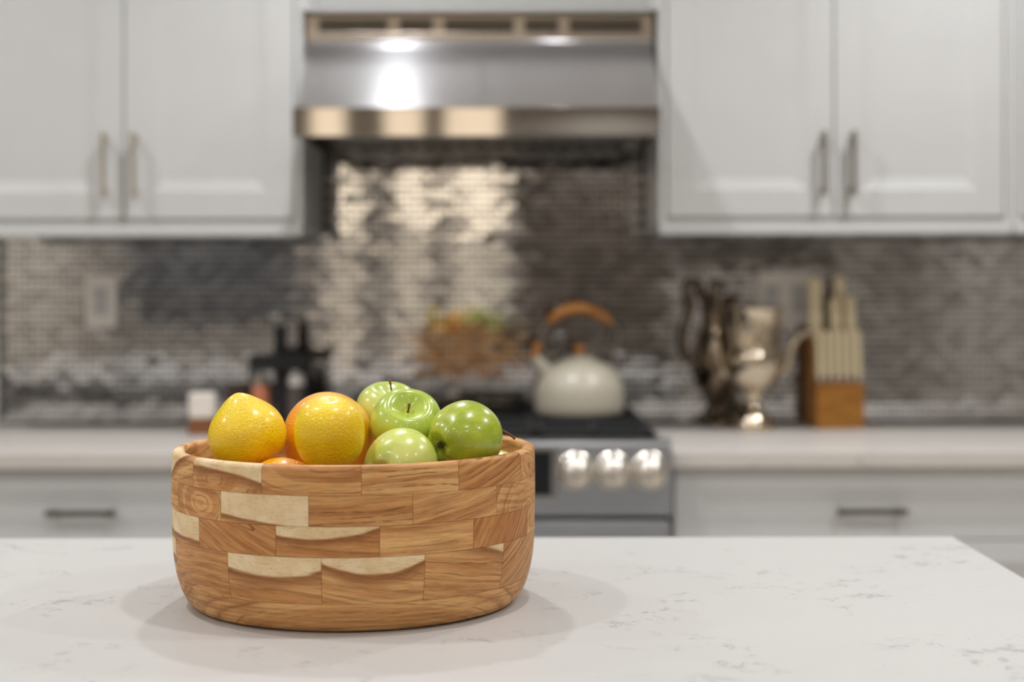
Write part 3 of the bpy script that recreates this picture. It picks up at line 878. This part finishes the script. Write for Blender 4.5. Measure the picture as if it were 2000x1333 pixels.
it = autosmooth(link('island_top', bm, M['quartz'], None))
it['label'] = 'white speckled quartz island top the fruit bowl stands on'; it['category'] = 'countertop'

# ------------------------------------------------------------------ wooden bowl
BXC, BYC, BZ = (693 - 1000) / FPX * 1.728, 1.728, .9141
RO = .195
bowl = thing('fruit_bowl', 'large round bowl of light and dark wooden blocks, filled with fruit', 'bowl', (BXC, BYC, BZ))
def r_out(z):
    if z >= .088: return RO + .0006 * sin((z - .088) / .078 * pi)
    # elliptical turn-in to the foot
    t = 1 - z / .088
    return .1665 + (RO - .1665) * sqrt(max(0, 1 - t ** 2.35))
TOP = .1665; WALL = .0135
def r_in(z): return r_out(max(z, .012)) - WALL - (.010 * max(0, (.05 - z) / .05))
def front_angle(px):
    """angle round the bowl, 0 at the front, whose rim the pixel column px meets"""
    lo, hi = -R(83), R(83)
    for _ in range(40):
        m_ = (lo + hi) / 2
        x = BXC + RO * sin(m_); y = BYC - RO * cos(m_)
        if 1000 + FPX * x / y < px: lo = m_
        else: hi = m_
    return (lo + hi) / 2
def wood_block(a0, a1, z0, z1, props, rim=False):
    w = (a1 - a0) * RO; h = z1 - z0
    nz = 6 if z0 > .07 else 12
    zs = [z0 + h * k / nz for k in range(nz + 1)]
    c = .00035
    outer = [(r_out(z0) - c, z0)] + [(r_out(z), z) for z in ([z0 + c] + zs[1:-1])]
    if rim:
        rr = .0052
        outer = [p for p in outer if p[1] < z1 - rr]
        outer += [(r_out(z1) - rr + rr * cos(R(a)), z1 - rr + rr * sin(R(a))) for a in range(0, 91, 15)]
        ri = r_in(z1)
        inner = [(ri + rr - rr * sin(R(a)), z1 - rr + rr * cos(R(a))) for a in range(0, 91, 15)]
        inner += [(r_in(z), z) for z in reversed(zs[:-2])]
    else:
        outer += [(r_out(z1 - c), z1 - c), (r_out(z1) - c, z1)]
        inner = [(r_in(z), z) for z in reversed(zs)]
    sec = outer + inner
    ns = max(4, int((a1 - a0) / R(2.5)))
    ca = c / RO
    angs = [(a0, -c)] + [(a0 + ca, 0)] + [(a0 + (a1 - a0) * k / ns, 0) for k in range(1, ns)] + [(a1 - ca, 0)] + [(a1, -c)]
    bm = bmesh.new(); uvl = bm.loops.layers.uv.new('UVMap')
    am = (a0 + a1) / 2; zm = (z0 + z1) / 2
    cols = []; uvs = {}
    no = len(outer)
    # arc length along the section for v
    acc = [0]
    for i in range(1, len(sec)): acc.append(acc[-1] + sqrt((sec[i][0] - sec[i - 1][0]) ** 2 + (sec[i][1] - sec[i - 1][1]) ** 2))
    for (a, dr) in angs:
        cc = []
        for i, (r, z) in enumerate(sec):
            rr_ = r + (dr if i < no else 0)
            v = bm.verts.new((rr_ * sin(a), -rr_ * cos(a), z)); uvs[v] = ((a - am) * RO, z - zm if not rim or i < no - 5 else min(z, z1) - zm - (0 if i >= no else 0)); cc.append(v)
        cols.append(cc)
    n = len(sec)
    for A, B in zip(cols[:-1], cols[1:]):
        for k in range(n):
            k2 = (k + 1) % n
            bm.faces.new((A[k], B[k], B[k2], A[k2]))
    bm.faces.new(cols[0]); bm.faces.new(cols[-1][::-1])
    bmesh.ops.recalc_face_normals(bm, faces=bm.faces)
    for f in bm.faces:
        for l in f.loops: l[uvl].uv = uvs[l.vert]
    o = link('wood_block', bm, M['acacia'], bowl); autosmooth(o, 35)
    pr = dict(seed=random.uniform(0, 60), s0=3.0, s1=0., s2=0., tone=random.uniform(.1, .8), rot=random.gauss(0, .07),
              cx=random.uniform(-.05, .05), cy=random.choice([-1, 1]) * random.uniform(.005, .03), an=random.uniform(.15, .4), bw=w, bh=h + (.012 if rim else 0), dk=random.uniform(.1, .6))
    pr.update(props)
    for k, v in pr.items(): o[k] = float(v)
    return o
ROWS = [  # z0, z1, visible joints (px), properties left to right for the pieces those joints bound
    (.1375, TOP, [377, 510, 705, 895, 1017],
     [dict(s0=.05, s1=1.2, tone=.3), dict(s0=.12, s1=-.25, s2=-.35, tone=.45, an=.6, cx=-.012, cy=-.004), dict(tone=.45, cx=.02, cy=.02, an=.35, dk=.25),
      dict(tone=.35, an=.12, cy=-.02, dk=.85, rot=.03), dict(tone=.7, rot=.30, an=.08, cy=.02, dk=.7), dict(tone=.5, rot=-.4)]),
    (.1075, .1375, [348, 431, 602, 805, 968],
     [dict(tone=.2), dict(tone=.35, an=.55, cx=.012, cy=0, dk=.4), dict(s0=-.42, s1=-.35, tone=.15), dict(tone=.55, an=.10, cy=.03, rot=.05, dk=.75),
      dict(tone=.45, an=.12, rot=.16, dk=.3), dict(tone=.4, an=.7, cx=.02, cy=-.02, dk=.35)]),
    (.0775, .1075, [388, 537.5, 740.5, 924, 1029],
     [dict(s0=-.25, s1=-.1, tone=.2), dict(tone=.75, rot=-.45, an=.15, cy=.02, dk=.6), dict(s0=.10, s1=.25, s2=.8, tone=.75, an=.12, cy=.03, dk=.5),
      dict(tone=.2, an=.2, cx=-.02, cy=.035, dk=.25), dict(tone=.95, rot=.95, an=.2, dk=.5), dict(tone=.2, rot=.4)]),
    (.0310, .0775, [443, 626, 829, 983],
     [dict(tone=.6, an=.3, dk=.3), dict(s0=.06, s1=.04, s2=.5, tone=.4, an=.10, cy=.05), dict(s0=.13, s1=0, s2=1.1, tone=.3, an=.45, cx=0, cy=.025, dk=.35),
      dict(s0=.62, s1=-.62, tone=.45, rot=-.16, an=.08, cy=.03, dk=.6), dict(tone=.55, rot=.5, an=.1, dk=.7)]),
]
for ri_, (z0, z1, jts, props) in enumerate(ROWS):
    js = [front_angle(p) for p in jts]
    step = R(32.5)
    angs = [js[0] - step] + js
    pl = list(props)
    while True:
        nx = angs[-1] + step
        if nx > angs[0] + 2 * pi - R(14): break
        angs.append(nx)
    angs.append(angs[0] + 2 * pi)
    for k in range(len(angs) - 1):
        wood_block(angs[k], angs[k + 1], z0, z1, pl[k] if k < len(pl) else dict(s0=random.choice([3, 3, .1])), rim=(ri_ == 0))
# solid base
bm = bmesh.new(); uvl = bm.loops.layers.uv.new('UVMap')
zs = [.0310 * k / 14 for k in range(15)]
pf = [(0, .0006), (.150, .0006), (.156, 0)] + [(r_out(z), z) for z in zs[:-1]] + [(r_out(.0307), .0307), (r_out(.031) - .0004, .0310), (r_in(.031), .0310), (.150, .021), (.12, .018), (0, .0175)]
lathe(bm, pf, 144)
for f in bm.faces:
    c0 = f.calc_center_median(); a_ref = atan2(c0.x, -c0.y)
    for l in f.loops:
        v = l.vert.co; a = atan2(v.x, -v.y)
        if a - a_ref > pi: a -= 2 * pi
        if a - a_ref < -pi: a += 2 * pi
        l[uvl].uv = (a * RO, v.z - .0155 + (v.x ** 2 + v.y ** 2) ** .5 * .6 - .1)
o = autosmooth(link('base', bm, M['acacia'], bowl), 35)
for k, v in dict(seed=21.3, s0=3., s1=0., s2=0., tone=.28, rot=.0, cx=.03, cy=-.03, an=.35, bw=4., bh=1., dk=.35).items(): o[k] = float(v)

# ------------------------------------------------------------------ fruit
def apple(label, px, py, d, axis, spin, w, h, mat, seed, stem=True, stem_pts=None, calyx=True, squash=0., stem_world=None):
    c = P(px, py, d)
    u = Vector(axis).normalized()
    rot = u.to_track_quat('Z', 'Y').to_matrix() @ Euler((0, 0, spin)).to_matrix()
    t = thing('apple', label, 'apple', c, rot.to_euler(), 'green apples in the wooden bowl')
    rs = random.Random(seed)
    ph = [rs.uniform(0, 2 * pi) for _ in range(6)]
    bm = bmesh.new(); NV, NU = 40, 56
    prof = []
    for j in range(NV + 1):
        th = -pi / 2 + pi * j / NV        # -90 calyx .. +90 stem
        r = cos(th) ** .82 if abs(th) < pi / 2 - 1e-6 else 0
        z = sin(th)
        r *= (1.0 + .10 * z)             # broad shoulders, narrower base
        zz = z * .98
        dq = max(0, 1 - (r / .66) ** 2)
        if z > 0: zz -= .46 * dq ** 2.1
        else: zz += .22 * max(0, 1 - (r / .40) ** 2) ** 1.2
        prof.append((r, zz))
    mr = max(p[0] for p in prof)
    rings = []
    for j, (r, z) in enumerate(prof):
        if r < 1e-4:
            rings.append([bm.verts.new((0, 0, z * h / 2))]); continue
        ring = []
        for k in range(NU):
            a = 2 * pi * k / NU
            lobe = 1 + (.032 * max(0, -z) + .012 * max(0, z)) * cos(5 * a + ph[0]) + .018 * cos(2 * a + ph[1]) + .012 * cos(3 * a + ph[2])
            lean = squash * z * cos(a + ph[3])
            rr = r / mr * w / 2 * (lobe + lean * .12)
            zz = z * h / 2 * (1 + .035 * cos(a + ph[4]) + (.03 * cos(5 * a + ph[0]) if z < -.5 else .02 * cos(3 * a + ph[5])))
            ring.append(bm.verts.new((rr * cos(a), rr * sin(a), zz)))
        rings.append(ring)
    for A, B in zip(rings[:-1], rings[1:]):
        for k in range(NU):
            k2 = (k + 1) % NU
            if len(A) == 1: bm.faces.new((A[0], B[k2], B[k]))
            elif len(B) == 1: bm.faces.new((A[k], A[k2], B[0]))
            else: bm.faces.new((A[k], A[k2], B[k2], B[k]))
    bmesh.ops.recalc_face_normals(bm, faces=bm.faces)
    link('flesh', bm, mat, t, smooth=True)
    zt = prof[-1][1] * h / 2; zb = prof[0][1] * h / 2
    if stem:
        pts = stem_pts or [(0, 0, zt - .001), (.001, 0, zt + .010), (.003, .001, zt + .018)]
        pts = [Vector(p) + (Vector((0, 0, zt)) if stem_pts else Vector()) for p in pts]
        if stem_world: pts = [rot.transposed() @ Vector(p) for p in stem_world]
        sp = spline(pts, 5); nn = len(sp)
        bm = bmesh.new(); tube(bm, sp, [.0011 + .0006 * abs(i / (nn - 1) - .4) + (.0005 if i == nn - 1 else 0) for i in range(nn)], 8)
        link('stem', bm, M['stem'], t, smooth=True)
    if calyx:
        bm = bmesh.new()
        for k in range(7):
            a = 2 * pi * k / 7 + rs.uniform(-.2, .2)
            r0, r1 = .0018, rs.uniform(.004, .0062)
            tube(bm, [(r0 * cos(a), r0 * sin(a), zb + .0008), (r1 * .7 * cos(a), r1 * .7 * sin(a), zb - .003), (r1 * .6 * cos(a + .4), r1 * .6 * sin(a + .4), zb - .0062)], [.0011, .0010, .0004], 6)
        link('calyx', bm, M['calyx'], t, smooth=True)
    return t

def citrus(name, label, cat, px, py, d, axis, wx, ln, mat, nub=.0, nub_b=.0, seed=1, boxy=0., nubw=.30, group=None):
    c = P(px, py, d)
    rot = Vector(axis).normalized().to_track_quat('Z', 'Y').to_euler()
    t = thing(name, label, cat, c, rot, group)
    rs = random.Random(seed); ph = [rs.uniform(0, 2 * pi) for _ in range(6)]
    bm = bmesh.new(); NV, NU = 48, 64; rings = []
    for j in range(NV + 1):
        th = -pi / 2 + pi * j / NV
        s, cs = sin(th), max(0, cos(th))
        r = cs ** (.92 - boxy * .22)
        z = (abs(s) ** (1.0 - boxy * .15)) * (1 if s > 0 else -1) * ln / 2
        if nub and s > 0: z += nub * math.exp(-(r / nubw) ** 2)
        if nub_b and s < 0: z -= nub_b * math.exp(-(r / .26) ** 2)
        if s > .0 and not nub: z -= .0022 * math.exp(-(r / .12) ** 2)
        if r < 1e-4 or j in (0, NV): rings.append([bm.verts.new((0, 0, z))]); continue
        ring = []
        for k in range(NU):
            a = 2 * pi * k / NU
            f = 1 + .016 * cos(2 * a + ph[0]) + .010 * cos(3 * a + ph[1] + s) + .006 * cos(5 * a + ph[2] + 2 * s) + .012 * s * cos(a + ph[3])
            ring.append(bm.verts.new((r * wx / 2 * f * cos(a), r * wx / 2 * f * sin(a), z * (1 + .01 * cos(a + ph[4])))))
        rings.append(ring)
    for A, B in zip(rings[:-1], rings[1:]):
        for k in range(NU):
            k2 = (k + 1) % NU
            if len(A) == 1: bm.faces.new((A[0], B[k2], B[k]))
            elif len(B) == 1: bm.faces.new((A[k], A[k2], B[0]))
            else: bm.faces.new((A[k], A[k2], B[k2], B[k]))
    bmesh.ops.recalc_face_normals(bm, faces=bm.faces)
    link('peel', bm, mat, t, smooth=True)
    # the little stem scar at one end
    bm = bmesh.new(); zz = -ln / 2 - nub_b
    lathe(bm, [(0, zz + .001), (.0030, zz + .0008), (.0034, zz - .0004), (.0022, zz - .0012), (0, zz - .0012)], 12)
    link('stem_scar', bm, M['calyx'], t, smooth=True)
    return t

citrus('lemon', 'golden yellow lemon at the left end of the bowl, its blunt tip pointing up', 'lemon', 482, 849, 1.665, (-.22, -.15, .93), .0820, .0660, M['lemon_a'], nub=.0125, nub_b=.004, seed=3, boxy=.5, nubw=.50, group='lemons in the wooden bowl')
citrus('lemon', 'bright yellow lemon lying end-on in front of the large orange', 'lemon', 642, 845, 1.618, (.03, -.30, .95), .0715, .0735, M['lemon_c'], nub=.0, nub_b=0, seed=8, boxy=.9, group='lemons in the wooden bowl')
citrus('orange', 'large orange behind the end-on yellow lemon', 'orange', 640, 854, 1.716, (.15, .3, .95), .0965, .0965, M['orange'], seed=5, group='oranges in the wooden bowl')
citrus('orange', 'orange low in the bowl, only its top showing between the lemons', 'orange', 549, 973, 1.628, (.3, .2, .9), .083, .083, M['orange'], seed=11, group='oranges in the wooden bowl')
apple('pale green apple at the back, topmost, with its stem standing up', 759, 806, 1.780, (.14, -.22, .96), .4, .0750, .0670, M['apple_light'], 2, stem_pts=[(0, 0, -.002), (-.001, 0, .010), (-.005, .001, .022)], calyx=False)
apple('green apple in the middle with its stem hollow turned towards the viewer', 792, 829, 1.705, (.16, -.62, .77), 1.1, .0770, .0690, M['apple_mid'], 4, stem_pts=[(0, 0, -.002), (.001, 0, .004), (.005, .001, .008)], calyx=False)
ga = apple('deep green apple lying on its side, dark calyx facing lower left', 905, 856, 1.652, (.74, .64, .16), 2.2, .0775, .0740, M['apple_deep'], 6, calyx=True, stem_world=[(.014, .012, .003), (.026, .022, .006), (.038, .028, .0055), (.047, .031, .001), (.0535, .032, -.004)])
apple('green apple low at the front rim between the yellow lemon and the dark apple', 781, 909, 1.622, (.55, .80, .22), .8, .0760, .0690, M['apple_light'], 9, stem=False)
apple('green apple low at the right rim, mostly hidden by the dark green apple', 945, 930, 1.750, (.2, .3, .93), .1, .0770, .0700, M['apple_light'], 12, stem=False, calyx=False)
